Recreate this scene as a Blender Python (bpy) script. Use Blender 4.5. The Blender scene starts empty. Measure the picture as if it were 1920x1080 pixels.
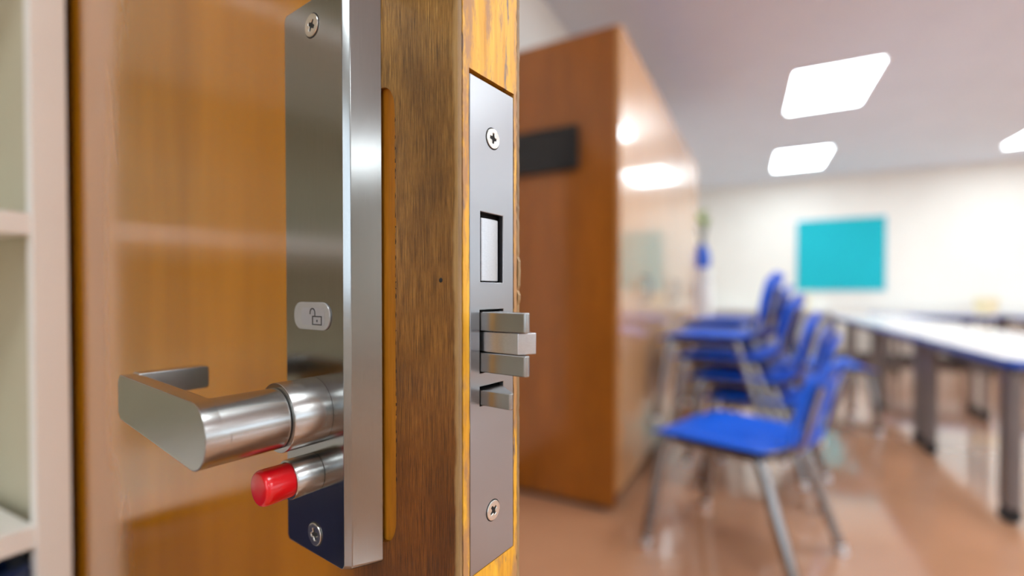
import bpy, bmesh, math, random
from mathutils import Vector, Matrix
random.seed(7)
PI = math.pi
S = bpy.context.scene
COL = S.collection

# ------------------------------------------------------------------ camera, world, exposure
F_PX = 875.0
PITCH = math.radians(0.8)
YAW = math.atan2(437, 875)
CAM_H = 1.03
cd = bpy.data.cameras.new('camera')
cam = bpy.data.objects.new('camera', cd)
COL.objects.link(cam)
cam.location = (0, 0, CAM_H)
# room axes: +Y runs along the cupboards to the back wall; the camera is turned YAW to the left of it
cam.rotation_euler = (PI / 2 - PITCH, 0, YAW)
cd.sensor_width = 36.0
cd.lens = 36.0 * F_PX / 1920.0
cd.shift_y = 21.2 / 1920.0
cd.clip_start = 0.01
cd.dof.use_dof = True
cd.dof.focus_distance = 0.215
cd.dof.aperture_fstop = 2.5
S.camera = cam
S.view_settings.view_transform = 'Standard'
S.view_settings.look = 'None'
S.view_settings.gamma = 1.0
S.view_settings.use_curve_mapping = False
S.view_settings.exposure = 0.94
w = bpy.data.worlds.new('world'); S.world = w
w.use_nodes = True
w.node_tree.nodes['Background'].inputs[0].default_value = (0.75, 0.85, 1.0, 1)
w.node_tree.nodes['Background'].inputs[1].default_value = 2.0
LAMP = 9.0          # strength of the ceiling light diffusers
try:
    S.cycles.max_bounces = 8
    S.cycles.diffuse_bounces = 5
    S.cycles.glossy_bounces = 4
    S.cycles.caustics_reflective = False
    S.cycles.sample_clamp_indirect = 6.0
except Exception:
    pass


# ------------------------------------------------------------------ materials
def lin(r, g, b):
    def c(v):
        v /= 255.0
        return v / 12.92 if v <= 0.04045 else ((v + 0.055) / 1.055) ** 2.4
    return (c(r), c(g), c(b), 1.0)


def new_mat(name):
    m = bpy.data.materials.new(name)
    m.use_nodes = True
    nt = m.node_tree
    return m, nt, nt.nodes['Principled BSDF']


def noise_node(nt, scale, detail=3.0, coord='Object', mscale=(1, 1, 1), rough=0.55):
    tc = nt.nodes.new('ShaderNodeTexCoord')
    mp = nt.nodes.new('ShaderNodeMapping')
    mp.inputs['Scale'].default_value = mscale
    n = nt.nodes.new('ShaderNodeTexNoise')
    n.inputs['Scale'].default_value = scale
    n.inputs['Detail'].default_value = detail
    n.inputs['Roughness'].default_value = rough
    nt.links.new(tc.outputs[coord], mp.inputs['Vector'])
    nt.links.new(mp.outputs['Vector'], n.inputs['Vector'])
    return n


def ramp(nt, src, stops):
    r = nt.nodes.new('ShaderNodeValToRGB')
    els = r.color_ramp.elements
    els[0].position, els[0].color = stops[0]
    els[1].position, els[1].color = stops[-1]
    for p, c in stops[1:-1]:
        e = els.new(p); e.color = c
    nt.links.new(src, r.inputs['Fac'])
    return r


def maprange(nt, src, a, b, c, d):
    m = nt.nodes.new('ShaderNodeMapRange')
    m.inputs['From Min'].default_value = a; m.inputs['From Max'].default_value = b
    m.inputs['To Min'].default_value = c; m.inputs['To Max'].default_value = d
    nt.links.new(src, m.inputs['Value'])
    return m.outputs['Result']


def mix_col(nt, fac, a, b, mode='MIX'):
    m = nt.nodes.new('ShaderNodeMix')
    m.data_type = 'RGBA'; m.blend_type = mode
    if hasattr(fac, 'links') or hasattr(fac, 'node'):
        nt.links.new(fac, m.inputs[0])
    else:
        m.inputs[0].default_value = fac
    for k, v in ((6, a), (7, b)):
        if hasattr(v, 'node'):
            nt.links.new(v, m.inputs[k])
        else:
            m.inputs[k].default_value = v
    return m.outputs[2]


def simple(name, col, rough=0.5, metal=0.0, var=0.08, scale=8.0, coat=0.0, mscale=(1, 1, 1), bump=0.0):
    m, nt, b = new_mat(name)
    n = noise_node(nt, scale, mscale=mscale)
    lo = tuple(max(0, c * (1 - var)) for c in col[:3]) + (1,)
    hi = tuple(min(1, c * (1 + var)) for c in col[:3]) + (1,)
    r = ramp(nt, n.outputs['Fac'], [(0.3, lo), (0.7, hi)])
    nt.links.new(r.outputs['Color'], b.inputs['Base Color'])
    b.inputs['Roughness'].default_value = rough
    b.inputs['Metallic'].default_value = metal
    if coat:
        b.inputs['Coat Weight'].default_value = coat
        b.inputs['Coat Roughness'].default_value = 0.08
    if bump:
        bp = nt.nodes.new('ShaderNodeBump')
        bp.inputs['Strength'].default_value = bump
        bp.inputs['Distance'].default_value = 0.001
        nt.links.new(n.outputs['Fac'], bp.inputs['Height'])
        nt.links.new(bp.outputs['Normal'], b.inputs['Normal'])
    return m


def brushed(name, col, rough, mscale, var=0.1, bump=0.02, rvar=0.08):
    """brushed metal: fine streaks in roughness, tone and relief"""
    m, nt, b = new_mat(name)
    b.inputs['Metallic'].default_value = 1.0
    n = noise_node(nt, 100.0, 2.0, mscale=mscale)
    lo = tuple(c * (1 - var) for c in col[:3]) + (1,)
    hi = tuple(min(1, c * (1 + var)) for c in col[:3]) + (1,)
    r = ramp(nt, n.outputs['Fac'], [(0.3, lo), (0.7, hi)])
    nt.links.new(r.outputs['Color'], b.inputs['Base Color'])
    nt.links.new(maprange(nt, n.outputs['Fac'], 0.3, 0.7, rough - rvar, rough + rvar), b.inputs['Roughness'])
    return m


def emit(name, col, strength):
    m, nt, b = new_mat(name)
    b.inputs['Base Color'].default_value = (0.9, 0.9, 0.9, 1)
    b.inputs['Emission Color'].default_value = col
    b.inputs['Emission Strength'].default_value = strength
    return m


def door_wood():
    """varnished brown door skin; bare, greasy and rough towards the lock edge"""
    m, nt, b = new_mat('door_varnish')
    tc = nt.nodes.new('ShaderNodeTexCoord')
    sep = nt.nodes.new('ShaderNodeSeparateXYZ')
    nt.links.new(tc.outputs['Object'], sep.inputs[0])
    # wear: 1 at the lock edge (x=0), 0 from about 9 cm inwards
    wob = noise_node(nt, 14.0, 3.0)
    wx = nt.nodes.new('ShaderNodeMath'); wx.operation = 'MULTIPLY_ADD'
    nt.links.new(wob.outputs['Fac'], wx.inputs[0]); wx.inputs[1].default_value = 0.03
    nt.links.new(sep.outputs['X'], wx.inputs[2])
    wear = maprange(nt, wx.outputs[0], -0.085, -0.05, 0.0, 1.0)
    broad = noise_node(nt, 5.0, 2.0, mscale=(3, 3, 0.5))
    fine = noise_node(nt, 60.0, 5.0, mscale=(44, 44, 0.8), rough=0.7)
    pores = noise_node(nt, 100.0, 3.0, mscale=(20, 20, 1.3), rough=0.7)
    dirt = noise_node(nt, 22.0, 5.0, mscale=(1.2, 1.2, 0.5))
    far = ramp(nt, broad.outputs['Fac'], [(0.25, lin(168, 104, 0)), (0.75, lin(196, 126, 2))])
    grain = ramp(nt, fine.outputs['Fac'], [(0.36, lin(86, 60, 20)), (0.52, lin(162, 120, 54)), (0.68, lin(214, 172, 98))])
    pr = ramp(nt, pores.outputs['Fac'], [(0.36, (0.45, 0.42, 0.38, 1)), (0.5, (1, 1, 1, 1))])
    near = mix_col(nt, 0.65, grain.outputs['Color'], pr.outputs['Color'], 'MULTIPLY')
    dr = ramp(nt, dirt.outputs['Fac'], [(0.33, (0.42, 0.36, 0.30, 1)), (0.66, (1.2, 1.18, 1.14, 1))])
    near = mix_col(nt, 0.8, near, dr.outputs['Color'], 'MULTIPLY')
    # light falling on the upper stile is painted in: lower half warmer, deeper
    low_shade = maprange(nt, sep.outputs['Z'], 0.93, 1.14, 1.0, 0.0)
    near = mix_col(nt, low_shade, near, mix_col(nt, 0.9, near, lin(190, 138, 36), 'MULTIPLY'))
    # pale worn line at the very corner
    ew = nt.nodes.new('ShaderNodeMath'); ew.operation = 'MULTIPLY_ADD'
    en = noise_node(nt, 70.0, 4.0, mscale=(1, 1, 0.5))
    nt.links.new(en.outputs['Fac'], ew.inputs[0]); ew.inputs[1].default_value = 0.006
    nt.links.new(sep.outputs['X'], ew.inputs[2])
    edge = maprange(nt, ew.outputs[0], -0.0005, 0.0012, 0.0, 0.75)
    near = mix_col(nt, edge, near, lin(190, 155, 100))
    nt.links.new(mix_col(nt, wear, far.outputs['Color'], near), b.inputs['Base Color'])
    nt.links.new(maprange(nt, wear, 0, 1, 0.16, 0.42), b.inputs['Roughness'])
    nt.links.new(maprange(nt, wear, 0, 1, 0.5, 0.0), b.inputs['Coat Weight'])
    b.inputs['Coat Roughness'].default_value = 0.14
    bp = nt.nodes.new('ShaderNodeBump')
    bp.inputs['Distance'].default_value = 0.0006
    nt.links.new(maprange(nt, wear, 0, 1, 0.0, 0.35), bp.inputs['Strength'])
    nt.links.new(pores.outputs['Fac'], bp.inputs['Height'])
    nt.links.new(bp.outputs['Normal'], b.inputs['Normal'])
    return m


def wood(name, c1, c2, mscale, rough=0.4, scale=6.0, coat=0.0, bump=0.15, detail=5.0):
    m, nt, b = new_mat(name)
    n = noise_node(nt, scale, detail, mscale=mscale, rough=0.6)
    n2 = noise_node(nt, scale * 6, 3.0, mscale=mscale)
    r = ramp(nt, n.outputs['Fac'], [(0.3, c1), (0.7, c2)])
    r2 = ramp(nt, n2.outputs['Fac'], [(0.35, (0.8, 0.76, 0.7, 1)), (0.55, (1, 1, 1, 1))])
    nt.links.new(mix_col(nt, 0.6, r.outputs['Color'], r2.outputs['Color'], 'MULTIPLY'), b.inputs['Base Color'])
    b.inputs['Roughness'].default_value = rough
    b.inputs['Coat Weight'].default_value = coat
    b.inputs['Coat Roughness'].default_value = 0.07
    bp = nt.nodes.new('ShaderNodeBump')
    bp.inputs['Strength'].default_value = bump
    bp.inputs['Distance'].default_value = 0.0006
    nt.links.new(n2.outputs['Fac'], bp.inputs['Height'])
    nt.links.new(bp.outputs['Normal'], b.inputs['Normal'])
    return m


def edge_wood():
    """yellow-orange door edge with scraped pale patches"""
    m, nt, b = new_mat('edge_lipping')
    g = noise_node(nt, 30.0, 4.0, mscale=(1, 7, 0.5))
    sc = noise_node(nt, 26.0, 6.0, mscale=(1, 2.2, 0.45), rough=0.75)
    base = ramp(nt, g.outputs['Fac'], [(0.3, lin(208, 144, 32)), (0.7, lin(246, 190, 62))])
    f = ramp(nt, sc.outputs['Fac'], [(0.47, (0, 0, 0, 1)), (0.56, (1, 1, 1, 1))])
    dk = ramp(nt, sc.outputs['Fac'], [(0.30, (0.42, 0.30, 0.2, 1)), (0.40, (1, 1, 1, 1))])
    c = mix_col(nt, f.outputs['Color'], base.outputs['Color'], lin(178, 132, 84))
    sx = noise_node(nt, 55.0, 4.0, mscale=(1, 3.0, 0.5), rough=0.6)
    sf = ramp(nt, sx.outputs['Fac'], [(0.60, (0, 0, 0, 1)), (0.66, (1, 1, 1, 1))])
    c = mix_col(nt, sf.outputs['Color'], c, lin(138, 112, 96))
    c = mix_col(nt, 0.8, c, dk.outputs['Color'], 'MULTIPLY')
    nt.links.new(c, b.inputs['Base Color'])
    b.inputs['Roughness'].default_value = 0.4
    bp = nt.nodes.new('ShaderNodeBump')
    bp.inputs['Strength'].default_value = 0.35
    bp.inputs['Distance'].default_value = 0.0008
    nt.links.new(sc.outputs['Fac'], bp.inputs['Height'])
    nt.links.new(bp.outputs['Normal'], b.inputs['Normal'])
    return m


M = {}
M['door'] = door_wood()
M['edge'] = edge_wood()
M['pocket'] = wood('bare_pocket_wood', lin(206, 128, 28), lin(228, 152, 44), (8, 8, 0.6), 0.35, 12)
M['skin_edge'] = wood('worn_skin_edge', lin(120, 96, 66), lin(176, 140, 92), (6, 6, 0.6), 0.5, 16)
M['groove'] = simple('dark_groove', lin(44, 34, 28), 0.8)
M['plate'] = brushed('satin_steel_plate', (0.31, 0.31, 0.30), 0.16, (40, 40, 0.6), 0.03, 0, 0.015)
M['face'] = brushed('matt_steel_faceplate', (0.37, 0.37, 0.38), 0.31, (4, 4, 4), 0.0, 0, 0.0)
M['lever'] = brushed('satin_steel_lever', (0.46, 0.455, 0.44), 0.25, (12, 1, 12), 0.02, 0, 0.004)
M['bolt'] = brushed('brushed_bolt_steel', (0.37, 0.365, 0.355), 0.27, (20, 20, 4), 0.0, 0, 0.0)
M['bolt2'] = brushed('ground_bolt_steel', (0.55, 0.55, 0.56), 0.36, (8, 8, 30), 0.06, 0, 0.02)
M['screw'] = brushed('screw_steel', (0.66, 0.63, 0.58), 0.26, (20, 20, 20), 0.02, 0, 0.01)
M['hole'] = simple('dark_recess', lin(22, 20, 20), 0.7)
M['red'] = simple('glossy_red_plastic', lin(214, 10, 22), 0.25, var=0.02, coat=0.3)
M['clear'] = simple('frosted_plastic', lin(160, 158, 155), 0.25, var=0.05, scale=90, coat=0.5)
M['clear2'] = simple('grey_window', lin(158, 156, 158), 0.2, var=0.05, scale=60, coat=0.5)
M['ink'] = simple('printed_ink', lin(62, 60, 62), 0.5)
M['wall'] = simple('white_wall_paint', lin(236, 234, 226), 0.6, var=0.02, scale=3)
M['ceiling'] = simple('ceiling_paint', lin(222, 229, 240), 0.7, var=0.02, scale=3)
M['base'] = simple('dark_baseboard', lin(72, 64, 62), 0.5)
M['cream'] = simple('cream_laminate', lin(244, 242, 236), 0.4, var=0.02, scale=5)
M['olive'] = simple('shelf_back_board', lin(200, 194, 168), 0.5, var=0.03, scale=5)
M['navy'] = simple('navy_plastic', lin(24, 44, 88), 0.35, var=0.05)
M['cab'] = wood('cupboard_wood', lin(142, 82, 16), lin(168, 98, 24), (2.2, 2.2, 0.35), 0.33, 4.0, 0.35, 0.03)
M['cabf'] = wood('cupboard_front_wood', lin(196, 140, 84), lin(214, 160, 104), (2.2, 2.2, 0.35), 0.3, 4.0, 0.9, 0.0)
M['black'] = simple('black_plastic', lin(20, 20, 22), 0.4, coat=0.05)
M['dark'] = simple('dark_grey_metal', lin(98, 90, 88), 0.45, 0.3)
M['legs'] = simple('grey_leg_metal', lin(118, 110, 108), 0.45, 0.2)
M['rubber'] = simple('black_rubber', lin(28, 28, 30), 0.6)
M['chrome'] = simple('chrome_tube', (0.30, 0.285, 0.28, 1), 0.22, 1.0, 0.03)
M['blue'] = simple('blue_plastic', lin(0, 92, 220), 0.42, var=0.03)
M['blue'].node_tree.nodes['Principled BSDF'].inputs['Specular IOR Level'].default_value = 0.3
M['blue_edge'] = simple('blue_edge_band', lin(16, 84, 190), 0.4, var=0.03)
M['white'] = simple('white_laminate', lin(232, 230, 232), 0.22, var=0.01, coat=0.4)
M['teal'] = simple('teal_fabric', lin(0, 178, 192), 0.8, var=0.03, scale=12)
M['alu'] = simple('aluminium', (0.75, 0.77, 0.80, 1), 0.35, 0.9, 0.03)
M['green'] = simple('leaf_green', lin(140, 176, 40), 0.5, var=0.15, scale=20)
M['tub'] = simple('cream_plastic', lin(240, 228, 190), 0.45)
M['lamp'] = emit('diffuser_glow', (0.83, 0.935, 1.0, 1), LAMP)
def glass_mat():
    m, nt, b = new_mat('window_glass')
    tr_ = nt.nodes.new('ShaderNodeBsdfTransparent'); tr_.inputs[0].default_value = (.96, .98, .97, 1)
    gl = nt.nodes.new('ShaderNodeBsdfGlossy'); gl.inputs['Roughness'].default_value = 0.01
    fr = nt.nodes.new('ShaderNodeFresnel'); fr.inputs[0].default_value = 1.45
    mx = nt.nodes.new('ShaderNodeMixShader')
    nt.links.new(fr.outputs[0], mx.inputs[0]); nt.links.new(tr_.outputs[0], mx.inputs[1]); nt.links.new(gl.outputs[0], mx.inputs[2])
    nt.links.new(mx.outputs[0], nt.nodes['Material Output'].inputs['Surface'])
    return m


M['glass'] = glass_mat()
M['lampframe'] = simple('white_metal', lin(236, 236, 236), 0.4)


def floor_mat():
    m, nt, b = new_mat('polished_floor')
    n = noise_node(nt, 1.4, 4.0)
    n2 = noise_node(nt, 60.0, 3.0)
    r = ramp(nt, n.outputs['Fac'], [(0.3, lin(184, 132, 98)), (0.7, lin(204, 150, 114))])
    r2 = ramp(nt, n2.outputs['Fac'], [(0.3, (0.9, 0.9, 0.9, 1)), (0.7, (1.03, 1.03, 1.03, 1))])
    nt.links.new(mix_col(nt, 0.6, r.outputs['Color'], r2.outputs['Color'], 'MULTIPLY'), b.inputs['Base Color'])
    b.inputs['Roughness'].default_value = 0.17
    b.inputs['Coat Weight'].default_value = 1.0
    b.inputs['Coat Roughness'].default_value = 0.06
    return m


M['floor'] = floor_mat()


# ------------------------------------------------------------------ mesh helpers
class MB:
    def __init__(self):
        self.v, self.f = [], []

    def add(self, vs, fs):
        o = len(self.v)
        self.v += [tuple(p) for p in vs]
        self.f += [tuple(i + o for i in f) for f in fs]
        return self

    def box(self, x0, x1, y0, y1, z0, z1):
        return self.add([(x0, y0, z0), (x1, y0, z0), (x1, y1, z0), (x0, y1, z0), (x0, y0, z1), (x1, y0, z1), (x1, y1, z1), (x0, y1, z1)],
                        [(0, 3, 2, 1), (4, 5, 6, 7), (0, 1, 5, 4), (1, 2, 6, 5), (2, 3, 7, 6), (3, 0, 4, 7)])

    def tube(self, pts, r, n=12):
        pts = [Vector(p) for p in pts]
        rings = []
        up = None
        for i, p in enumerate(pts):
            if i == 0: t = pts[1] - p
            elif i == len(pts) - 1: t = p - pts[i - 1]
            else: t = (pts[i + 1] - p).normalized() + (p - pts[i - 1]).normalized()
            t.normalize()
            if up is None:
                up = Vector((0, 0, 1)) if abs(t.z) < 0.9 else Vector((1, 0, 0))
            a = t.cross(up).normalized(); b = a.cross(t).normalized(); up = b
            rr = r[i] if isinstance(r, (list, tuple)) else r
            rings.append([p + (a * math.cos(2 * PI * k / n) + b * math.sin(2 * PI * k / n)) * rr for k in range(n)])
        vs = [q for ring in rings for q in ring]
        fs = []
        for i in range(len(rings) - 1):
            for k in range(n):
                fs.append((i * n + k, (i + 1) * n + k, (i + 1) * n + (k + 1) % n, i * n + (k + 1) % n))
        fs.append(tuple(range(n))); fs.append(tuple((len(rings) - 1) * n + k for k in reversed(range(n))))
        return self.add(vs, fs)

    def lathe(self, prof, origin, axis, n=48, closed=True):
        """prof: list of (radius, distance along axis)"""
        ax = Vector(axis).normalized()
        u = ax.orthogonal().normalized(); v = ax.cross(u)
        o = Vector(origin)
        vs, fs = [], []
        for r, d in prof:
            for k in range(n):
                an = 2 * PI * k / n
                vs.append(o + ax * d + (u * math.cos(an) + v * math.sin(an)) * max(r, 1e-6))
        for i in range(len(prof) - 1):
            for k in range(n):
                fs.append((i * n + k, i * n + (k + 1) % n, (i + 1) * n + (k + 1) % n, (i + 1) * n + k))
        if closed:
            fs.append(tuple(reversed(range(n))))
            fs.append(tuple((len(prof) - 1) * n + k for k in range(n)))
        return self.add(vs, fs)

    def prism(self, poly, fn, d0, d1):
        """poly: 2-D outline, fn(a, b, d) -> point; extruded from d0 to d1"""
        n = len(poly)
        vs = [fn(a, b, d0) for a, b in poly] + [fn(a, b, d1) for a, b in poly]
        fs = [tuple(reversed(range(n))), tuple(range(n, 2 * n))]
        fs += [(i, (i + 1) % n, n + (i + 1) % n, n + i) for i in range(n)]
        return self.add(vs, fs)

    def holed(self, outer, holes, fn, d0, d1):
        """plate with holes: outlines in 2-D, extruded from d0 to d1"""
        bm = bmesh.new()
        es, loops = [], []
        for loop in [outer] + holes:
            vs = [bm.verts.new((a, b, 0)) for a, b in loop]
            loops.append(vs)
            es += [bm.edges.new((vs[i], vs[(i + 1) % len(vs)])) for i in range(len(vs))]
        bmesh.ops.triangle_fill(bm, use_beauty=True, use_dissolve=False, edges=es)
        bm.verts.index_update()
        flat = [(v.co.x, v.co.y) for v in bm.verts]
        tris = [tuple(v.index for v in f.verts) for f in bm.faces]
        idx = [[v.index for v in vs] for vs in loops]
        bm.free()
        n = len(flat)
        vs = [fn(a, b, d0) for a, b in flat] + [fn(a, b, d1) for a, b in flat]
        fs = [t for t in tris] + [tuple(i + n for i in reversed(t)) for t in tris]
        for lp in idx:
            for i in range(len(lp)):
                a, b = lp[i], lp[(i + 1) % len(lp)]
                fs.append((a, b, n + b, n + a))
        return self.add(vs, fs)


def obj(name, mb, mat, parent=None, smooth=False, bevel=0.0, seg=2, sub=0, angle=35):
    me = bpy.data.meshes.new(name)
    bm = bmesh.new()
    vs = [bm.verts.new(p) for p in mb.v]
    for f in mb.f:
        try:
            bm.faces.new([vs[i] for i in f])
        except ValueError:
            pass
    bmesh.ops.remove_doubles(bm, verts=bm.verts, dist=1e-6)
    bmesh.ops.recalc_face_normals(bm, faces=bm.faces)
    if bevel:
        ed = [e for e in bm.edges if len(e.link_faces) == 2 and e.calc_face_angle(0) > math.radians(angle)]
        bmesh.ops.bevel(bm, geom=ed, offset=bevel, segments=seg, profile=0.5, affect='EDGES', clamp_overlap=True)
    bm.to_mesh(me); bm.free()
    me.materials.append(mat)
    if smooth or bevel:
        me.polygons.foreach_set('use_smooth', [True] * len(me.polygons))
        try:
            me.set_sharp_from_angle(angle=math.radians(angle))
        except Exception:
            pass
    o = bpy.data.objects.new(name, me)
    COL.objects.link(o)
    if parent is not None:
        o.parent = parent
    if bevel and not sub:
        wn = o.modifiers.new('normals', 'WEIGHTED_NORMAL'); wn.keep_sharp = True; wn.weight = 100
    if sub:
        md = o.modifiers.new('smooth', 'SUBSURF'); md.levels = sub; md.render_levels = sub
    return o


def tag(o, label, cat, group=None):
    o['label'] = label; o['category'] = cat
    if group: o['group'] = group
    return o


def thing(name, label, cat, loc=(0, 0, 0), rz=0.0, group=None):
    o = bpy.data.objects.new(name, None)
    COL.objects.link(o)
    o.location = loc; o.rotation_euler = (0, 0, rz)
    o.empty_display_size = 0.05
    return tag(o, label, cat, group)


def struct(name, mb, mat, parent=None, **k):
    o = obj(name, mb, mat, parent, **k)
    if parent is None: o['kind'] = 'structure'
    return o


def dup(root, loc, rz, label, group=None):
    r = root.copy(); COL.objects.link(r)
    r.location = loc; r.rotation_euler = (0, 0, rz); r['label'] = label
    if group: r['group'] = group
    for ch in list(root.children):
        c = ch.copy(); COL.objects.link(c); c.parent = r
        for g in list(ch.children):
            d = g.copy(); COL.objects.link(d); d.parent = c
    return r


def round_rect(x0, x1, y0, y1, r, n=6):
    out = []
    for cx, cy, a0 in ((x1 - r, y1 - r, 0), (x0 + r, y1 - r, 90), (x0 + r, y0 + r, 180), (x1 - r, y0 + r, 270)):
        for k in range(n + 1):
            a = math.radians(a0 + 90 * k / n)
            out.append((cx + r * math.cos(a), cy + r * math.sin(a)))
    return out


# ------------------------------------------------------------------ room shell
XL, XR, YF, YB, ZC = -1.13, 7.2, -3.6, 8.8, 2.85
struct('floor', MB().box(-2.7, XR + .12, YF - .12, YB + .12, -0.1, 0), M['floor'])
LIGHTS = [(lx, ly) for ly in (0.1, 2.55, 5.0, 7.47, -2.35) for lx in (0.66, 3.15, 5.64)]  # column farthest right and row behind camera: unseen, added for extra light
LW, LL = 0.62, 0.98
def holes_for(ls):
    return [[(lx - LW / 2, ly - LL / 2), (lx + LW / 2, ly - LL / 2), (lx + LW / 2, ly + LL / 2), (lx - LW / 2, ly + LL / 2)] for lx, ly in ls]
struct('ceiling', MB().holed([(-2.7, YF - .12), (XR + .12, YF - .12), (XR + .12, YB + .12), (-2.7, YB + .12)], holes_for(LIGHTS), lambda a, b, d: (a, b, d), ZC, ZC + .12), M['ceiling'])
D0, D1, DZ = 0.345, 1.33, 2.09
wl = MB().box(XL - .14, XL, YF, D0, 0, ZC).box(XL - .14, XL, D1, YB, 0, ZC).box(XL - .14, XL, D0, D1, DZ, ZC)
struct('wall_left', wl, M['wall'])
struct('wall_back', MB().box(-2.7, XR + .12, YB, YB + .12, 0, ZC), M['wall'])
WIN = [(-1.4, 0.9), (1.6, 3.9), (4.6, 6.9)]  # unseen right-hand windows, added for cooler light on the ceiling
WZ0, WZ1 = 0.95, 2.5
struct('wall_right', MB().holed([(YF, 0), (YB, 0), (YB, ZC), (YF, ZC)], [[(a, WZ0), (b, WZ0), (b, WZ1), (a, WZ1)] for a, b in WIN], lambda a, b, d: (d, a, b), XR, XR + .12), M['wall'])
ADDED_FWIN = [(-0.6, 1.6), (2.1, 4.3), (4.8, 6.8)]  # unseen windows behind the camera, added to brighten door face and bookcase
struct('wall_front', MB().holed([(-2.7, 0), (XR + .12, 0), (XR + .12, ZC), (-2.7, ZC)], [[(a, WZ0), (b, WZ0), (b, WZ1), (a, WZ1)] for a, b in ADDED_FWIN], lambda a, b, d: (a, d, b), YF - .12, YF), M['wall'])
def window(i, a, b, fn, d0, d1):
    m_ = (a + b) / 2
    g = MB().holed([(a, WZ0), (b, WZ0), (b, WZ1), (a, WZ1)], [[(a + .05, WZ0 + .05), (m_ - .025, WZ0 + .05), (m_ - .025, WZ1 - .05), (a + .05, WZ1 - .05)], [(m_ + .025, WZ0 + .05), (b - .05, WZ0 + .05), (b - .05, WZ1 - .05), (m_ + .025, WZ1 - .05)]], fn, d0, d1)
    wn = struct('window_%d' % i, g, M['alu'])
    md_ = (d0 + d1) / 2
    for x0, x1 in ((a + .05, m_ - .025), (m_ + .025, b - .05)):
        obj('pane', MB().prism([(x0, WZ0 + .05), (x1, WZ0 + .05), (x1, WZ1 - .05), (x0, WZ1 - .05)], fn, md_ - .003, md_ + .003), M['glass'], wn)
for i, (a, b) in enumerate(WIN):
    window(i + 1, a, b, lambda p, q, d: (d, p, q), XR + .03, XR + .09)
for i, (a, b) in enumerate(ADDED_FWIN):
    window(i + 4, a, b, lambda p, q, d: (p, d, q), YF - .09, YF - .03)
struct('wall_hall', MB().box(-2.7, -2.6, YF, YB, 0, ZC), M['wall'])
struct('baseboard_back', MB().box(XL, XR, YB - .015, YB, 0, .11), M['base'])
struct('baseboard_left', MB().box(XL, XL + .012, D1 + .08, YB, 0, .11), M['base'])
# door frame round the opening in the left wall
tr = MB().box(XL - .15, XL + .012, D0 - .03, D0, 0, DZ + .03).box(XL - .15, XL + .012, D1, D1 + .03, 0, DZ + .03).box(XL - .15, XL + .012, D0, D1, DZ, DZ + .03)
struct('trim_1', tr, M['skin_edge'])

# ------------------------------------------------------------------ the open door
# door frame of reference: s = distance from the lock edge along the leaf, h = height above the near face
DOOR_LOC = (-0.10776, 0.16638, 0.0)
DOOR_RZ = math.atan2(-0.16237, 0.98673)
def D(s, h, z):
    """door-local point, millimetres; z is measured from lens height"""
    return (-s / 1000.0, -h / 1000.0, z / 1000.0 + CAM_H)


door = thing('door_1', 'open varnished wooden door with worn lock edge in the foreground', 'door', DOOR_LOC, DOOR_RZ)
door['kind'] = 'structure'
ZB, ZT = 8 - CAM_H * 1000, 2070 - CAM_H * 1000
rnd = random.Random(3)
# near skin with the routed pocket of an older lock showing beside the plate
PZ0, PZ1, PS = -121.5, 98.8, 41.0
pk = []
for k in range(9):                                   # top corner, from under the plate to the jagged side
    a = math.radians(90 * k / 8)
    pk.append((PS + 9 - 9 * math.sin(a), PZ1 - 12 + 12 * math.cos(a)))
zz = PZ1 - 14
while zz > PZ0 + 14:
    big = 1.0 if zz > -60 else 0.35
    pk.append((PS - abs(rnd.gauss(0, 0.35)) * big + rnd.uniform(-.1, .15), zz))
    zz -= rnd.uniform(1.2, 3.2)
for k in range(9):
    a = math.radians(90 * k / 8)
    pk.append((PS + 9 - 9 * math.cos(a), PZ0 + 12 - 12 * math.sin(a)))
pk += [(70, PZ0), (70, PZ1)]
skin = MB().holed([(1.0, ZB), (1000, ZB), (1000, ZT), (1.0, ZT)], [pk], lambda a, b, d: D(a, -d, b), 0.0, 2.0)
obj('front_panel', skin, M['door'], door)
obj('pocket_floor', MB().prism([(38, PZ0 - 3), (80, PZ0 - 3), (80, PZ1 + 3), (38, PZ1 + 3)], lambda a, b, d: D(a, -d, b), 2.0, 2.6), M['pocket'], door)['label'] = 'orange wood showing in a routed slot beside the lock plate'
chips = MB()
zz = PZ1 - 16
while zz > PZ0 + 30:
    ln = rnd.uniform(.6, 3.0); sw = rnd.uniform(.3, .8)
    s0 = PS - .15
    chips.prism([(s0, zz), (s0 - sw * .6, zz - ln * .2), (s0 - sw, zz - ln * .55), (s0 - sw * .4, zz - ln), (s0 + .1, zz - ln)], lambda a, b, d: D(a, d, b), -.3, .02)
    zz -= ln + rnd.uniform(1.2, 7.0)
obj('splinter_gaps', chips, M['groove'], door)
# worn lip of the near skin
lip = MB()
n = 220
prof = [(1.6, -0.02), (0.9, 0.12), (0.25, 0.55), (0.0, 1.1), (0.15, 1.5), (1.2, 1.55)]
rows = []
for i in range(n + 1):
    z = ZB + (ZT - ZB) * i / n if i in (0, n) else -190 + 380 * (i - 1) / (n - 2)
    j = rnd.gauss(0, 0.06)
    rows.append([D(s + (j if 0 < q < 5 else 0), -t, z) for q, (s, t) in enumerate(prof)])
vs = [p for r in rows for p in r]; m = len(prof)
lip.add(vs, [(i * m + k, i * m + k + 1, (i + 1) * m + k + 1, (i + 1) * m + k) for i in range(n) for k in range(m - 1)])
obj('worn_lip', lip, M['skin_edge'], door, smooth=True)['label'] = 'pale worn corner of the door skin'
obj('groove', MB().prism([(0.9, ZB), (8, ZB), (8, ZT), (0.9, ZT)], lambda a, b, d: D(a, -d, b), 1.5, 2.1), M['groove'], door)
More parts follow.
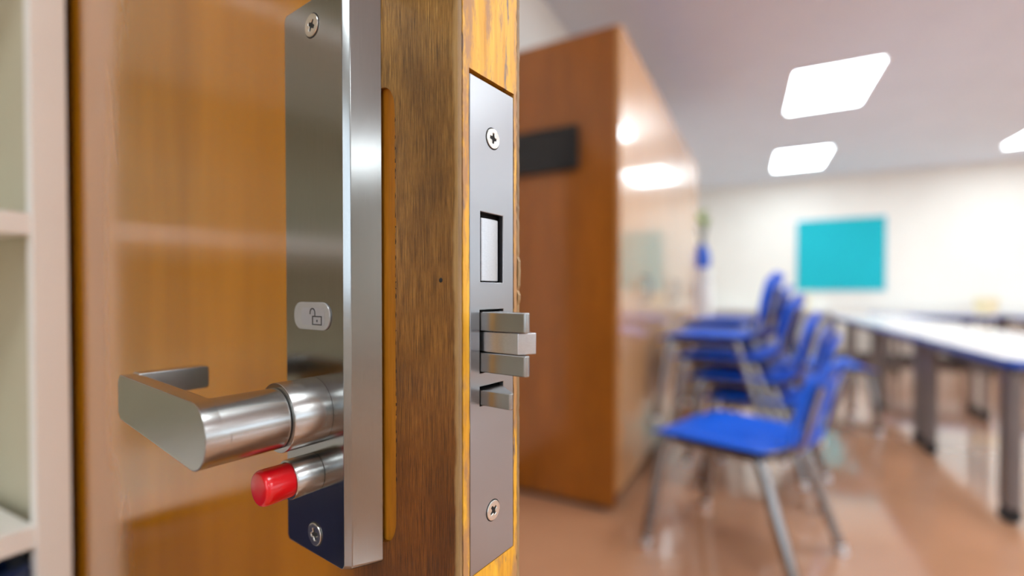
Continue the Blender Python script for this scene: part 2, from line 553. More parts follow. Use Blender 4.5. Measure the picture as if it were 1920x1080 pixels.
# edge lipping: a board 40 mm wide with the lock's faceplate let into it
FT0, FT1, FZ0, FZ1 = 6.4, 38.3, -124.4, 94.6
def jag(a0, b0, a1, b1, nseg, amp):
    return [(a0 + (a1 - a0) * k / nseg + rnd.gauss(0, amp) * (b1 != b0), b0 + (b1 - b0) * k / nseg + rnd.gauss(0, amp) * (a1 != a0)) for k in range(nseg)]
hole = jag(FT0 - .35, FZ0 - .3, FT0 - .35, FZ1 + 2.0, 60, .12) + jag(FT0 - .3, FZ1 + 2.2, FT1 + .8, FZ1 + 2.1, 8, .1) + jag(FT1 + .9, FZ1 + 1.8, FT1 + .7, FZ0 - .3, 60, .16) + jag(FT1 + .6, FZ0 - .4, FT0 - .3, FZ0 - .4, 8, .05)
lo = jag(2.15, ZB, 2.15, ZT, 2, 0)
lo = [(2.15, ZB)] + [(2.15 + rnd.gauss(0, .07), -190 + 380 * k / 150) for k in range(151)] + [(2.15, ZT)]
ro = [(41.9, ZT)] + [(41.8 - abs(rnd.gauss(0, .25)), 190 - 380 * k / 130) for k in range(131)] + [(41.9, ZB)]
obj('edge_strip', MB().holed(lo + ro, [hole], lambda a, b, d: D(d, -a, b), 0.0, 7.0), M['edge'], door)['label'] = 'scraped yellow-orange edge lipping'
obj('core', MB().prism([(2.0, ZB), (42.4, ZB), (42.4, ZT), (2.0, ZT)], lambda a, b, d: D(d, -a, b), 7.0, 1000), M['pocket'], door)
# far skin with a chipped edge
bo = [(0.6, ZB)]
for k in range(160):
    z = -190 + 380 * k / 159
    chip = -0.7 if (2 < z < 16 or -4 < z < -1) else 0.0
    bo.append((0.4 + rnd.gauss(0, .12) + chip, z))
bo += [(0.6, ZT), (1000, ZT), (1000, ZB)]
obj('rear_panel', MB().prism(bo, lambda a, b, d: D(a, -d, b), 42.4, 44.45), M['skin_edge'], door)
# a tiny nail hole in the near skin
obj('nail_hole', MB().lathe([(0.0004, -.0004), (0.0011, 0.0001), (0.0004, 0.0004)], D(11, 0, 5.5), (0, -1, 0), 10), M['hole'], door)

# ------------------------------------------------------------------ the lock
LB = -127.0
lock = thing('mortise_lock', 'brushed steel lock with lever handle and red button on the open wooden door', 'door lock',
             (DOOR_LOC[0], DOOR_LOC[1], CAM_H + LB / 1000), DOOR_RZ)
def L(s, h, z): return (-s / 1000.0, -h / 1000.0, (z - LB) / 1000.0)

# escutcheon: tall plate, sides square, bright chamfer along the front
P0, P1, PZB, PZT, PH = 50.4, 117.0, -132.0, 146.5, 15.6
def ring(dl, dr, db, dt, rad):
    return round_rect(P0 + dl, P1 - dr, PZB + db, PZT - dt, rad, 6)
base = ring(0, 0, 0, 0, 2.0)
es = MB()
N = len(base)
vs = [L(a, 0, b) for a, b in base] + [L(a, 13.3, b) for a, b in ring(6.2, 6.2, 0, 0.3, 2.6)] + [L(a, PH, b) for a, b in ring(9.1, 7.0, 0.2, 1.0, 3.0)]
fs = [tuple(range(N)), tuple(range(2 * N, 3 * N))]
for r in (0, 1):
    fs += [(r * N + i, r * N + (i + 1) % N, (r + 1) * N + (i + 1) % N, (r + 1) * N + i) for i in range(N)]
es.add(vs, fs)
esc = obj('escutcheon', es, M['plate'], lock, bevel=0.00035, seg=2, angle=20)
esc['label'] = 'tall satin steel escutcheon plate'


def screw(name, at, axis, r, rot, parent):
    """countersunk cross-head screw: disc with a real cross recess"""
    ax = Vector(axis).normalized()
    u = ax.cross(Vector((0, 0, 1))).normalized(); v = Vector((0, 0, 1))
    def fn(a, b, d):
        ca, sa = math.cos(rot), math.sin(rot)
        return tuple(Vector(at) + u * ((a * ca - b * sa)) + v * (a * sa + b * ca) + ax * d)
    circ = [(r * math.cos(2 * PI * k / 40), r * math.sin(2 * PI * k / 40)) for k in range(40)]
    w, l = r * 0.13, r * 0.52
    w2 = w * 1.25
    cross = [(l, -w), (l, w), (w2, w2), (w, l), (-w, l), (-w2, w2), (-l, w), (-l, -w), (-w2, -w2), (-w, -l), (w, -l), (w2, -w2)]
    mb = MB().holed(circ, [cross], fn, -0.0004, r * 0.13)
    o = obj(name, mb, M['screw'], parent, bevel=r * 0.07, seg=2)
    fl = MB().prism([(a * 1.05, b * 1.05) for a, b in cross], fn, -0.0004, -0.0001)
    ring = [(r * 1.09 * math.cos(2 * PI * k / 40), r * 1.09 * math.sin(2 * PI * k / 40)) for k in range(40)]
    fl.prism(ring, fn, -0.0003, 0.00006)
    return o, fl


def screw_with_hole(at, axis, r, rot, parent, level_parent):
    o, fl = screw('screw', at, axis, r, rot, parent)
    obj('screw_recess', fl, M['hole'], level_parent)
    return o


screw_with_hole(L(84.0, PH, 132.6), (0, -1, 0), 0.0056, 0.55, esc, esc)
screw_with_hole(L(83.8, PH, -121.5), (0, -1, 0), 0.0056, -0.25, esc, esc)
# status window with the open padlock mark
oval = round_rect(69.3, 101.0, -18.6, -4.6, 6.4, 8)
obj('indicator_window', MB().prism(oval, lambda a, b, d: L(a, d, b), PH - 0.3, PH + 0.9), M['clear'], esc, bevel=0.0005)['label'] = 'milky oval status window'
obj('indicator_panel', MB().prism(round_rect(73.3, 93.5, -16.1, -7.4, 1.8, 5), lambda a, b, d: L(a, d, b), PH + .8, PH + 1.0), M['clear2'], esc)
ic = MB()
fi = lambda a, b, d: L(a, d, b)
cx, cz = 79.6, -13.1            # padlock body outline (mirrored axis: smaller s is to the right)
for x0, x1, z0, z1 in ((-4.2, 4.2, -2.9, -2.35), (-4.2, 4.2, 1.1, 1.65), (-4.2, -3.5, -2.9, 1.65), (3.5, 4.2, -2.9, 1.65), (-.4, .4, -1.4, -.2)):
    ic.prism([(cx + x0, cz + z0), (cx + x1, cz + z0), (cx + x1, cz + z1), (cx + x0, cz + z1)], fi, PH + .98, PH + 1.12)
arc = []
for k in range(13):
    a = math.radians(180 * k / 12); arc.append((cx + 3.9 + 2.5 * math.cos(a), cz + 3.3 + 2.3 * math.sin(a)))
arc_i = [(cx + 3.9 + 1.75 * math.cos(math.radians(180 * k / 12)), cz + 3.3 + 1.6 * math.sin(math.radians(180 * k / 12))) for k in range(12, -1, -1)]
for k in range(12):
    ic.prism([arc[k], arc[k + 1], arc_i[11 - k], arc_i[12 - k]], fi, PH + .98, PH + 1.12)
ic.prism([(cx + 1.4, cz + 1.4), (cx + 2.15, cz + 1.4), (cx + 2.15, cz + 3.3), (cx + 1.4, cz + 3.3)], fi, PH + .98, PH + 1.12)
ic.prism([(cx + 5.65, cz + 2.4), (cx + 6.4, cz + 2.4), (cx + 6.4, cz + 3.3), (cx + 5.65, cz + 3.3)], fi, PH + .98, PH + 1.12)
obj('padlock_mark', ic, M['ink'], esc)['label'] = 'small printed open padlock mark'

# lever handle: turned shaft, flat-fronted grip, return towards the door
AS, AZ = 84.0, -58.7
lev = MB()
# shaft
lev.lathe([(0.0135, 0.0), (0.0141, 0.0004), (0.0141, 0.0346), (0.0130, 0.0347)], L(AS, 34.9, AZ), (0, -1, 0), 64)
lever = obj('lever_handle', lev, M['lever'], lock, smooth=True, angle=30)
GL = 178.0
front = []
for k in range(33):                                   # half-round right-hand end, following the shaft
    a = math.radians(-90 + 180 * k / 32)
    front.append((AS - 14.13 * math.cos(a), AZ + 14.13 * math.sin(a)))
front += [(GL - 3, AZ + 15.8), (GL, AZ + 13.0), (GL, AZ - 4.2), (GL - 3.5, AZ - 7.4)]
# grip bar with a rounded back
gb = MB()
N = len(front)
layers = [(69.9, 0.0), (63.5, 0.0), (60.8, 0.9), (59.6, 2.8)]
vs = []
cz0 = AZ + 2
for h, ins in layers:
    for a, b in front:
        k = 1.0 - ins / 13.0
        zc = AZ + (a - AS) * 0.04
        vs.append(L(a, h, zc + (b - zc) * k))
fs = [tuple(range(N)), tuple(range((len(layers) - 1) * N, len(layers) * N))]
for r in range(len(layers) - 1):
    fs += [(r * N + i, r * N + (i + 1) % N, (r + 1) * N + (i + 1) % N, (r + 1) * N + i) for i in range(N)]
gb.add(vs, fs)
obj('grip', gb, M['lever'], lever, bevel=0.0006, seg=2, angle=28)
ret = MB().prism(round_rect(30.0, 64.0, AZ + 3.5, AZ + 16.2, 1.6, 4), lambda a, b, d: L(d, a, b), GL - 9, GL)
obj('return_end', ret, M['lever'], lever, bevel=0.0006, seg=2)
col_ = MB().lathe([(0.0156, 0.0), (0.0164, 0.0003), (0.0164, 0.0188), (0.0162, 0.0192), (0.0141, 0.0193)], L(AS, PH - .2, AZ), (0, -1, 0), 64)
obj('collar', col_, M['lever'], lever, smooth=True, angle=30)
obj('collar_ring', MB().lathe([(0.0120, 0.0), (0.0136, 0.0), (0.0136, 0.0011), (0.0120, 0.0011)], L(AS, 34.3, AZ), (0, -1, 0), 64), M['hole'], lever, smooth=True, angle=30)

# red push button in a steel sleeve
BS, BZ = 84.4, -89.8
bt = MB().lathe([(0.0088, 0.0), (0.0094, 0.0004), (0.0095, 0.0134), (0.0092, 0.0141), (0.0084, 0.0142), (0.0083, 0.0118), (0.0050, 0.0118)], L(BS, PH - .2, BZ), (0, -1, 0), 56)
btn = obj('button_sleeve', bt, M['lever'], lock, smooth=True, angle=35)
rd = MB().lathe([(0.0080, 0.0), (0.0081, 0.0020), (0.0084, 0.0148), (0.0083, 0.0160), (0.0079, 0.0172), (0.0073, 0.0178), (0.0067, 0.0180), (0.0030, 0.01805), (0.0, 0.01805)], L(BS, 25.2, BZ), (0, -1, 0), 56)
obj('push_button', rd, M['red'], btn, smooth=True, angle=28)['label'] = 'glossy red push button'

# faceplate on the door edge with its bolts
fpo = [(FT0, FZ0), (FT1, FZ0), (FT1, FZ1), (FT0, FZ1)]
def rect(a0, a1, b0, b1): return [(a0, b0), (a1, b0), (a1, b1), (a0, b1)]
holes = [rect(13.4, 30.0, 4.7, 36.2), rect(12.9, 30.4, -35.9, -7.6), rect(12.9, 30.4, -50.6, -42.0)]
fE = lambda a, b, d: L(-0.25 + d, -a, b)
fp = obj('faceplate', MB().holed(fpo, holes, fE, 0.0, 2.6), M['face'], lock, bevel=0.00025, seg=1)
fp['label'] = 'flat steel faceplate let into the door edge'
obj('lock_case', MB().prism(rect(9, 36, -60, 50), lambda a, b, d: L(d, -a, b), 5.0, 6.6), M['hole'], lock)
for zc, rot in ((70.5, 0.1), (-100.6, -0.6)):
    o, fl = screw('screw', L(-0.25, -22.2, zc), (1, 0, 0), 0.0046, rot, fp)
    obj('screw_recess', fl, M['hole'], fp)
# retracted deadbolt, its nose slightly rounded
db = [(15.0, 5.0), (15.0, 1.1), (15.6, 0.5), (18.5, 0.15), (24.5, 0.15), (27.0, 0.6), (27.6, 1.2), (27.6, 5.0)]
obj('deadbolt', MB().prism(db, lambda a, b, d: L(b, -a, d), 5.3, 33.8), M['bolt2'], lock, bevel=0.0003, seg=1)
# three-piece latch: two outer wedges and a roller block between them, then the guard bolt
wedge = [(13.3, 4.5), (13.3, -23.3), (14.0, -24.6), (15.6, -24.9), (17.2, -24.0), (29.8, -0.5), (29.8, 4.5)]
for z0, z1 in ((-16.9, -8.5), (-35.3, -26.6)):
    obj('latch_bolt', MB().prism(wedge, lambda a, b, d: L(b, -a, d), z0, z1), M['bolt'], lock, bevel=0.0003, seg=1)
midp = [(14.6, 4.5), (14.4, -0.5), (13.5, -3.6), (13.5, -20.6), (20.5, -25.2), (28.5, -14), (29.5, 4.5)]
obj('latch_roller', MB().prism(midp, lambda a, b, d: L(b, -a, d), -26.2, -17.2), M['bolt2'], lock, bevel=0.0003, seg=1)['label'] = 'bright centre piece of the latch'
gw = [(13.3, 4.5), (13.3, -15.6), (14.2, -16.9), (15.8, -16.6), (30.0, 1.0), (30.0, 4.5)]
obj('guard_bolt', MB().prism(gw, lambda a, b, d: L(b, -a, d), -50.2, -43.3), M['bolt'], lock, bevel=0.0003, seg=1)

# ------------------------------------------------------------------ cream bookcase beside the hinge side
BX0, BX1, BY0, BY1 = -1.118, -0.712, -1.05, 0.2585
bk = thing('bookcase', 'cream open bookcase standing at the hinge side of the open door', 'bookcase', ((BX0 + BX1) / 2, (BY0 + BY1) / 2, 0))
ox, oy = bk.location[0], bk.location[1]
def lb(x0, x1, y0, y1, z0, z1): return MB().box(x0 - ox, x1 - ox, y0 - oy, y1 - oy, z0, z1)
PW = 0.0305
obj('back_panel', lb(BX0, BX0 + .008, BY0, BY1, 0.0, 2.2), M['olive'], bk)
for y0, y1 in ((BY0, BY0 + .018), (BY1 - .018, BY1)):
    obj('side_panel', lb(BX0 + .008, BX1 - .018, y0, y1, 0, 2.2), M['olive'], bk)
for y0, y1 in ((BY0, BY0 + PW), (BY1 - PW, BY1)):
    obj('front_post', lb(BX1 - .018, BX1, y0, y1, 0, 2.2), M['cream'], bk, bevel=.001)
for zt in (0.10, 0.425, 0.767, 1.119, 1.47, 1.83, 2.2):
    obj('shelf_board',
        lb(BX0 + .008, BX1 - .002, BY0 + PW, BY1 - PW, zt - .024, zt), M['cream'], bk, bevel=.0008)
# navy totes in the bay under the lower board
tote = thing('storage_tote', 'navy plastic tote on the bookcase shelf below lever height', 'storage box', (-0.903, 0.048, 0.425))
tote.scale = (1, 1, 1.18)
body = MB()
bot = round_rect(-.165, .165, -.155, .155, .02, 4); topo = round_rect(-.18, .18, -.175, .175, .025, 4)
N = len(bot)
body.add([(a, b, 0) for a, b in bot] + [(a, b, .245) for a, b in topo] + [(a * .97, b * .97, .245) for a, b in topo] + [(a * .97, b * .97, .006) for a, b in bot],
         [tuple(range(N))] + [(r * N + i, r * N + (i + 1) % N, (r + 1) * N + (i + 1) % N, (r + 1) * N + i) for r in range(3) for i in range(N)] + [tuple(range(3 * N, 4 * N))])
obj('body', body, M['navy'], tote, bevel=.001)
obj('rim', MB().holed(round_rect(-.187, .187, -.185, .185, .03, 4), [round_rect(-.172, .172, -.168, .168, .022, 4)], lambda a, b, d: (a, b, d), .232, .25), M['navy'], tote, bevel=.002)
dup(tote, (-0.905, -0.38, 0.425), 0, 'navy plastic tote on the bookcase shelf, the one farther from the door', None)
tote['label'] = 'navy plastic tote on the bookcase shelf, the one nearer the door'
for o in bpy.data.objects:
    if o.name.startswith('storage_tote'): o['group'] = 'navy totes in the bookcase'

# ------------------------------------------------------------------ wooden cupboards along the left wall
CX0, CX1, CY0, CY1, CH = XL + .035, -0.515, 2.145, 4.95, 2.262
nU = 3
UL = (CY1 - CY0) / nU
LAB = ['nearest of the tall glossy wooden cupboards, with a black panel on its end',
       'middle of the tall glossy wooden cupboards along the left wall',
       'farthest of the tall glossy wooden cupboards along the left wall']
for u in range(nU):
    y0 = CY0 + u * UL
    ka = math.radians(-1.8)              # the row stands slightly askew of the wall
    ry = u * UL + UL / 2; rx = -(CX1 - CX0) / 2
    c = thing('cupboard', LAB[u], 'cupboard', (CX1 + rx * math.cos(ka) - ry * math.sin(ka), CY0 + rx * math.sin(ka) + ry * math.cos(ka), 0), ka, 'wooden cupboards along the left wall')
    hx, hy = (CX1 - CX0) / 2, UL / 2 - .001
    b = MB().box(-hx, hx - .022, -hy, -hy + .02, .025, CH).box(-hx, hx - .022, hy - .02, hy, .025, CH).box(-hx, hx - .022, -hy + .02, hy - .02, CH - .02, CH)
    b.box(-hx, hx - .022, -hy + .02, hy - .02, .09, .11).box(-hx, -hx + .01, -hy + .02, hy - .02, .11, CH - .02)
    obj('carcass', b, M['cab'], c)
    obj('plinth', MB().box(-hx + .01, hx - .07, -hy + .012, hy - .012, 0, .09), M['base'], c)
    for k in (0, 1):
        a0 = -hy + .001 + k * hy; a1 = a0 + hy - .002
        dr = obj('door', MB().box(hx - .02, hx, a0, a1, .1, CH - .003), M['cabf'], c, bevel=.0006, seg=1)
        yk = a1 - .05 if k == 0 else a0 + .05
        hd = MB().tube([(hx, yk, .98), (hx + .03, yk, .985), (hx + .034, yk, 1.0), (hx + .034, yk, 1.1), (hx + .03, yk, 1.115), (hx, yk, 1.12)], .005, 10)
        obj('handle', hd, M['chrome'], dr, smooth=True)
# black panel fixed to the end of the nearest cupboard
sg = thing('black_panel', 'black rectangular panel on the end of the nearest wooden cupboard', 'sign', (-0.898, CY0 + .013, 1.622), math.radians(-1.8))
obj('board', MB().prism(round_rect(-.184, .184, 0, .207, .008, 4), lambda a, b, d: (a, d, b), -.03, -.0005), M['black'], sg, bevel=.002)
obj('rim', MB().holed(round_rect(-.184, .184, 0, .207, .008, 4), [round_rect(-.172, .172, .012, .195, .006, 4)], lambda a, b, d: (a, d, b), -.034, -.0302), M['black'], sg, bevel=.001)

# ------------------------------------------------------------------ ceiling lights
PL = {0: 'above the doorway end', 1: '', 2: '', 3: ''}
n_l = 0
LLAB = {(0, 0): 'recessed ceiling light right above the lock door', (0, 1): 'recessed ceiling light above the front of the room, middle row',
        (0, 2): 'added recessed ceiling light above the front of the room, right-hand row',
        (1, 0): 'recessed ceiling light above the floor before the cupboards', (1, 1): 'recessed ceiling light above the near end of the tables',
        (1, 2): 'added recessed ceiling light past the tables, second of the right-hand row',
        (2, 0): 'largest ceiling light in view, above the stacked chairs', (2, 1): 'recessed ceiling light over the tables, third of the middle row',
        (2, 2): 'added recessed ceiling light past the tables, third of the right-hand row',
        (3, 0): 'smaller whole ceiling light in view, close to the teal board', (3, 1): 'ceiling light cut by the picture edge, near the back wall',
        (4, 0): 'added recessed ceiling light behind the camera, left-hand row', (4, 1): 'added recessed ceiling light behind the camera, middle row',
        (4, 2): 'added recessed ceiling light behind the camera, right-hand row',
        (3, 2): 'added recessed ceiling light in the far right-hand corner of the room'}
lp = None
for i, (lx, ly) in enumerate(LIGHTS):
    lab = LLAB[(i // 3, i % 3)]
    if lp is None:
        t = lp = thing('ceiling_light', lab, 'ceiling light', (lx, ly, ZC - .012), 0, 'recessed ceiling lights')
        o_ = rect(-LW / 2 - .012, LW / 2 + .012, -LL / 2 - .012, LL / 2 + .012); i_ = rect(-LW / 2 + .012, LW / 2 - .012, -LL / 2 + .012, LL / 2 - .012)
        obj('frame', MB().holed(o_, [i_], lambda a, b, d: (a, b, d), 0.0, .0115), M['lampframe'], t)
        pan = round_rect(-LW / 2 + .0125, LW / 2 - .0125, -LL / 2 + .0125, LL / 2 - .0125, .01, 3)
        obj('diffuser', MB().prism(pan, lambda a, b, d: (a, b, d), .004, .010), M['lamp'], t)
        obj('housing', MB().box(-LW / 2 + .004, LW / 2 - .004, -LL / 2 + .004, LL / 2 - .004, .0125, .10), M['lampframe'], t)
    else:
        dup(lp, (lx, ly, ZC - .012), 0, lab)

# ------------------------------------------------------------------ teal board on the back wall
tb = thing('pin_board', 'teal pin board with slim aluminium frame on the white back wall', 'board', (1.311, YB - .002, 1.062))
obj('panel', MB().box(-.575, .575, -.014, 0, .0, 1.122), M['teal'], tb)
obj('frame', MB().holed(rect(-.595, .595, -.02, 1.142), [rect(-.574, .574, .001, 1.121)], lambda a, b, d: (a, d, b), -.022, 0), M['alu'], tb, bevel=.003)


# ------------------------------------------------------------------ chairs
def grid_shell(fn, nu, nv, skip, thick):
    """curved shell from a grid with cells left out, given thickness"""
    P = [[Vector(fn(i / nu, j / nv)) for j in range(nv + 1)] for i in range(nu + 1)]
    nrm = [[None] * (nv + 1) for _ in range(nu + 1)]
    for i in range(nu + 1):
        for j in range(nv + 1):
            du = P[min(i + 1, nu)][j] - P[max(i - 1, 0)][j]; dv = P[i][min(j + 1, nv)] - P[i][max(j - 1, 0)]
            nrm[i][j] = du.cross(dv).normalized()
    cells = {(i, j) for i in range(nu) for j in range(nv) if (i, j) not in skip}
    k = lambda i, j, s: (i * (nv + 1) + j) * 2 + s
    vs = []
    for i in range(nu + 1):
        for j in range(nv + 1):
            vs += [P[i][j] + nrm[i][j] * thick / 2, P[i][j] - nrm[i][j] * thick / 2]
    fs = []
    for i, j in cells:
        q = [(i, j), (i + 1, j), (i + 1, j + 1), (i, j + 1)]
        fs.append(tuple(k(a, b, 0) for a, b in q)); fs.append(tuple(k(a, b, 1) for a, b in reversed(q)))
        for e, (di, dj) in enumerate(((0, -1), (1, 0), (0, 1), (-1, 0))):
            if (i + di, j + dj) not in cells:
                a, b = q[e], q[(e + 1) % 4]
                fs.append((k(*a, 0), k(*a, 1), k(*b, 1), k(*b, 0)))
    used = sorted({i for f in fs for i in f}); mp = {o: n for n, o in enumerate(used)}
    return MB().add([vs[i] for i in used], [tuple(mp[i] for i in f) for f in fs])


def seat_fn(u, v):
    x = -.225 + .475 * u; y = (v - .5) * (.475 - .05 * (1 - u))
    z = .450 - .028 * max(0, (u - .72) / .28) ** 2 + .030 * max(0, (.16 - u) / .16) ** 2 + .016 * (2 * v - 1) ** 2 - .010 * math.sin(PI * u) * (1 - (2 * v - 1) ** 2)
    return (x, y, z)


def back_fn(u, v):
    z = .462 + .31 * u
    x = -.245 - .035 * u - .05 * u * u + .045 * (2 * v - 1) ** 2 * (0.4 + u) * .6
    y = (v - .5) * (.42 - .03 * u + .02 * math.sin(PI * u))
    return (x, y, z)


def make_chair(label):
    t = thing('school_chair', label, 'chair')
    obj('seat', grid_shell(seat_fn, 8, 8, {(0, 0), (0, 7), (7, 0), (7, 7)}, .018), M['blue'], t, smooth=True, sub=2, angle=180)
    skip = {(1, 1), (1, 2), (1, 5), (1, 6), (2, 1), (2, 2), (2, 5), (2, 6), (7, 3), (7, 4), (8, 0), (8, 7), (0, 0), (0, 7)}
    obj('backrest', grid_shell(back_fn, 9, 8, skip, .011), M['blue'], t, smooth=True, sub=2, angle=180)
    r = .0185
    for sy in (-1, 1):
        lg = MB().tube([(.150, sy * .176, .428), (.170, sy * .190, .421), (.179, sy * .196, .400), (.222, sy * .236, .02)], r, 12)
        o = obj('leg', lg, M['chrome'], t, smooth=True)
        obj('glide', MB().tube([(.2204, sy * .2345, .034), (.224, sy * .238, .0)], .0195, 12), M['alu'], o, smooth=True)
        lg = MB().tube([(-.13, sy * .172, .428), (-.145, sy * .182, .421), (-.155, sy * .188, .405), (-.275, sy * .226, .02)], r, 12)
        o = obj('leg', lg, M['chrome'], t, smooth=True)
        obj('glide', MB().tube([(-.2715, sy * .2255, .034), (-.278, sy * .227, .0)], .0195, 12), M['alu'], o, smooth=True)
        obj('side_rail', MB().tube([(.150, sy * .176, .428), (-.13, sy * .172, .428)], r, 12), M['chrome'], t, smooth=True)
        obj('back_upright', MB().tube([(-.12, sy * .15, .430), (-.20, sy * .15, .442), (-.258, sy * .15, .50), (-.285, sy * .15, .62), (-.305, sy * .15, .70)], .0105, 10), M['chrome'], t, smooth=True)
    obj('cross_rail', MB().tube([(.05, -.172, .428), (.05, .172, .428)], .010, 10).tube([(-.09, -.172, .428), (-.09, .172, .428)], .010, 10), M['chrome'], t, smooth=True)
    return t


RZ = math.radians(172)
ch0 = make_chair('blue plastic chair standing alone before the stack, its seat clear')
ch0.scale = (1.11, 1.11, 1.03); ch0.location = (-.03, 2.095, 0); ch0.rotation_euler = (0, 0, math.radians(159))
SG = 'blue chairs in the near stack'
names4 = ['bottom blue chair of the near stack', 'second blue chair from the bottom of the near stack',
          'third blue chair from the bottom of the near stack', 'topmost blue chair of the near stack, its seat open']
for k in range(4):
    j = 3 - k
    dup(ch0, (-.165 + .081 * j, 2.89 - .012 * j,   .104 * k), RZ, names4[k], SG).scale = (1.08, 1.08, 1.06)
names5 = ['bottom blue chair of the far stack by the cupboards', 'second blue chair up in the far stack by the cupboards', 'third blue chair up in the far stack by the cupboards',
          'fourth blue chair up in the far stack by the cupboards', 'topmost blue chair of the far stack by the cupboards']
for k in range(5):
    j = 4 - k
    dup(ch0, (-.145 + .072 * j, 3.62 - .010 * j, .088 * k), RZ, names5[k], 'blue chairs in the far stack').scale = (1.08, 1.08, 1.06)
dup(ch0, (.60, 4.45, 0), math.radians(8), 'single blue chair drawn up to the long tables')


# ------------------------------------------------------------------ folding tables on castors
def make_table(label, length):
    t = thing('training_table', label, 'table')
    TW, hl = .76, length / 2
    top_ = round_rect(0, TW, -hl, hl, .05, 6)
    obj('table_top', MB().prism(round_rect(.004, TW - .004, -hl + .004, hl - .004, .047, 6), lambda a, b, d: (a, b, d), .7125, .7405), M['white'], t, bevel=.0015)
    obj('edge_band', MB().holed(top_, [round_rect(.0045, TW - .0045, -hl + .0045, hl - .0045, .0465, 6)], lambda a, b, d: (a, b, d), .705, .739), M['blue_edge'], t, bevel=.001)
    obj('frame_beam', MB().box(.10, .15, -hl + .12, hl - .12, .655, .711).box(TW - .15, TW - .10, -hl + .12, hl - .12, .655, .711).box(.03, .055, -hl + .10, hl - .10, .668, .711), M['dark'], t, bevel=.004)
    for sy in (-1, 1):
        y = sy * (hl - .10)
        lg = MB().box(.05, TW - .04, y - .025, y + .025, .67, .711)
        lg.box(.025, .07, y - .05, y + .05, .075, .68).box(TW - .055, TW - .025, y - .018, y + .018, .075, .68)
        o = obj('leg', lg, M['legs'], t, bevel=.005)
        for cx_ in (.048, TW - .04):
            w_ = MB().lathe([(.012, -.022), (.034, -.022), (.0375, -.016), (.0375, -.004), (.012, -.003), (.012, .003), (.0375, .004), (.0375, .016), (.034, .022), (.012, .022)], (cx_, y, .0375), (0, 1, 0), 24)
            w_.box(cx_ - .022, cx_ + .022, y - .030, y + .030, .05, .078)
            obj('caster', w_, M['rubber'], o, smooth=True)
    return t


TX, TL = 1.02, 1.205
TLAB = ['white table with blue edging at the near end of the long row', 'second white table from the near end of the long row',
        'third white table from the near end of the long row', 'white table at the far end of the long row']
t0 = make_table(TLAB[0], TL)
t0.location = (TX, 2.76 + TL / 2, 0); t0['group'] = 'white tables in the long row'
for k in range(1, 4):
    dup(t0, (TX, 2.76 + TL / 2 + k * (TL + .012), 0), 0, TLAB[k])
tf = dup(t0, (1.66 + TL / 2, 8.70, 0), -PI / 2, 'white blue-edged table along the back wall, right of the teal board', 'white tables along the back wall')
dup(t0, (1.66 + TL * 1.5 + .16, 8.70, 0), -PI / 2, 'white table along the back wall, the one farther from the teal board', 'white tables along the back wall')

# ------------------------------------------------------------------ small things at the back
fc = thing('file_cabinet', 'low white cabinet standing past the wooden cupboards', 'cabinet', (-.68, 5.40, 0))
obj('body', MB().box(-.33, .33, -.30, .30, .04, 1.28), M['lampframe'], fc, bevel=.004)
obj('plinth', MB().box(-.31, .30, -.28, .28, 0, .04), M['base'], fc)
for k in range(3):
    d_ = obj('drawer', MB().box(.331, .35, -.285, .285, .06 + k * .405, .455 + k * .405), M['lampframe'], fc, bevel=.003)
    obj('handle', MB().tube([(.35, -.06, .36 + k * .405), (.372, -.06, .36 + k * .405), (.372, .06, .36 + k * .405), (.35, .06, .36 + k * .405)], .005, 8), M['chrome'], d_, smooth=True)
vz = thing('vase_with_plant', 'blue vase with green leaves on the low white cabinet', 'plant', (-.41, 5.34, 1.28))
obj('vase', MB().lathe([(.05, 0), (.075, .03), (.085, .10), (.07, .18), (.045, .23), (.05, .26), (.042, .26), (.036, .22)], (0, 0, 0), (0, 0, 1), 32), M['blue_edge'], vz, smooth=True, angle=60)
st = MB()
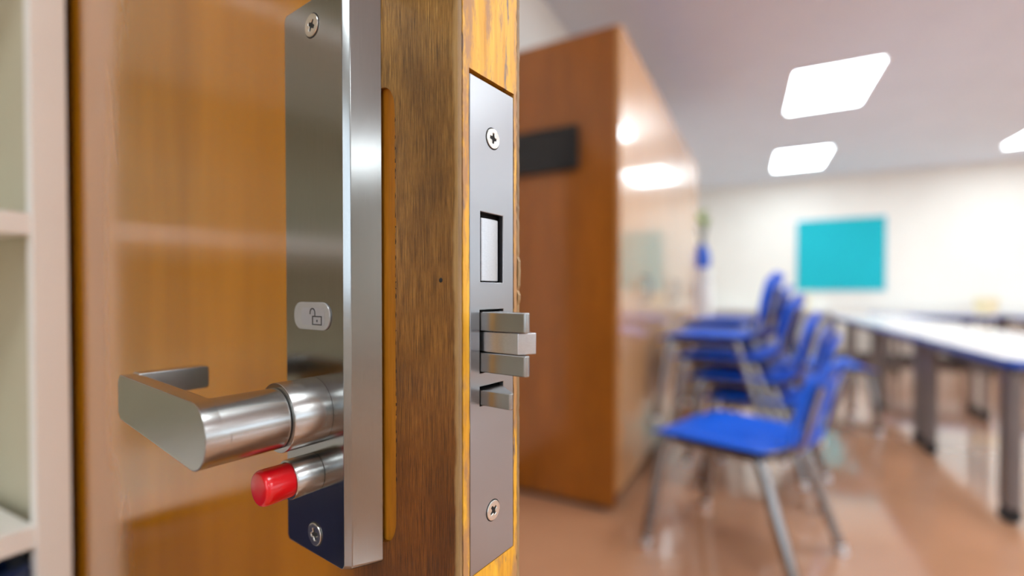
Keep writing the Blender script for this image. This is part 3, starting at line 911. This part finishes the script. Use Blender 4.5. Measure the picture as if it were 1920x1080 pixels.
for k in range(9):
    a = 2 * PI * k / 9
    st.tube([(0, 0, .20), (.03 * math.cos(a), .03 * math.sin(a), .36), (.05 * math.cos(a), .05 * math.sin(a), .46)], .004, 6)
obj('stems', st, M['ink'], vz, smooth=True)
for k in range(14):
    a = k * 2.4; rr = .035 + .03 * ((k * 37) % 10) / 10; z = .42 + .015 * ((k * 7) % 11)
    c_, s_ = math.cos(a), math.sin(a)
    lf = MB().add([(rr * .3 * c_, rr * .3 * s_, z), (rr * c_ - .03 * s_, rr * s_ + .03 * c_, z + .04), (rr * 2 * c_, rr * 2 * s_, z + .075), (rr * c_ + .03 * s_, rr * s_ - .03 * c_, z + .04), (rr * c_, rr * s_, z + .03)],
                  [(0, 1, 4), (1, 2, 4), (2, 3, 4), (3, 0, 4)])
    obj('leaf', lf, M['green'], vz)
lw = thing('low_bookcase', 'low white bookcase against the back wall behind the chairs', 'bookcase', (.25, 8.58, 0))
obj('carcass', MB().box(-.95, .95, -.2, -.18 + .38, 0, .04).box(-.95, .95, -.2, .2, .74, .78).box(-.95, -.92, -.2, .2, .04, .74).box(.92, .95, -.2, .2, .04, .74).box(-.92, .92, .19, .2, .04, .74), M['lampframe'], lw)
for xx in (-.31, .31):
    obj('divider', MB().box(xx - .012, xx + .012, -.195, .19, .04, .74), M['lampframe'], lw)
obj('shelf_board', MB().box(-.92, -.323, -.19, .19, .38, .40).box(-.297, .297, -.19, .19, .38, .40).box(.323, .92, -.19, .19, .38, .40), M['lampframe'], lw)
def tub(label, loc):
    t = thing('plastic_tub', label, 'tub', loc, 0, 'cream tubs')
    obj('body', MB().lathe([(.09, 0), (.10, .01), (.125, .20), (.13, .205), (.12, .205), (.095, .02), (.0, .015)], (0, 0, 0), (0, 0, 1), 32), M['tub'], t, smooth=True)
    obj('lid', MB().lathe([(.132, .198), (.135, .212), (.12, .222), (.0, .226)], (0, 0, 0), (0, 0, 1), 32), M['tub'], t, smooth=True)
    return t
tub('round cream tub on the low white bookcase', (.78, 8.55, .78))
tub('round cream tub on the back-wall table at its end', (1.66 + TL * 1.0 - .02, 8.30, .7405))
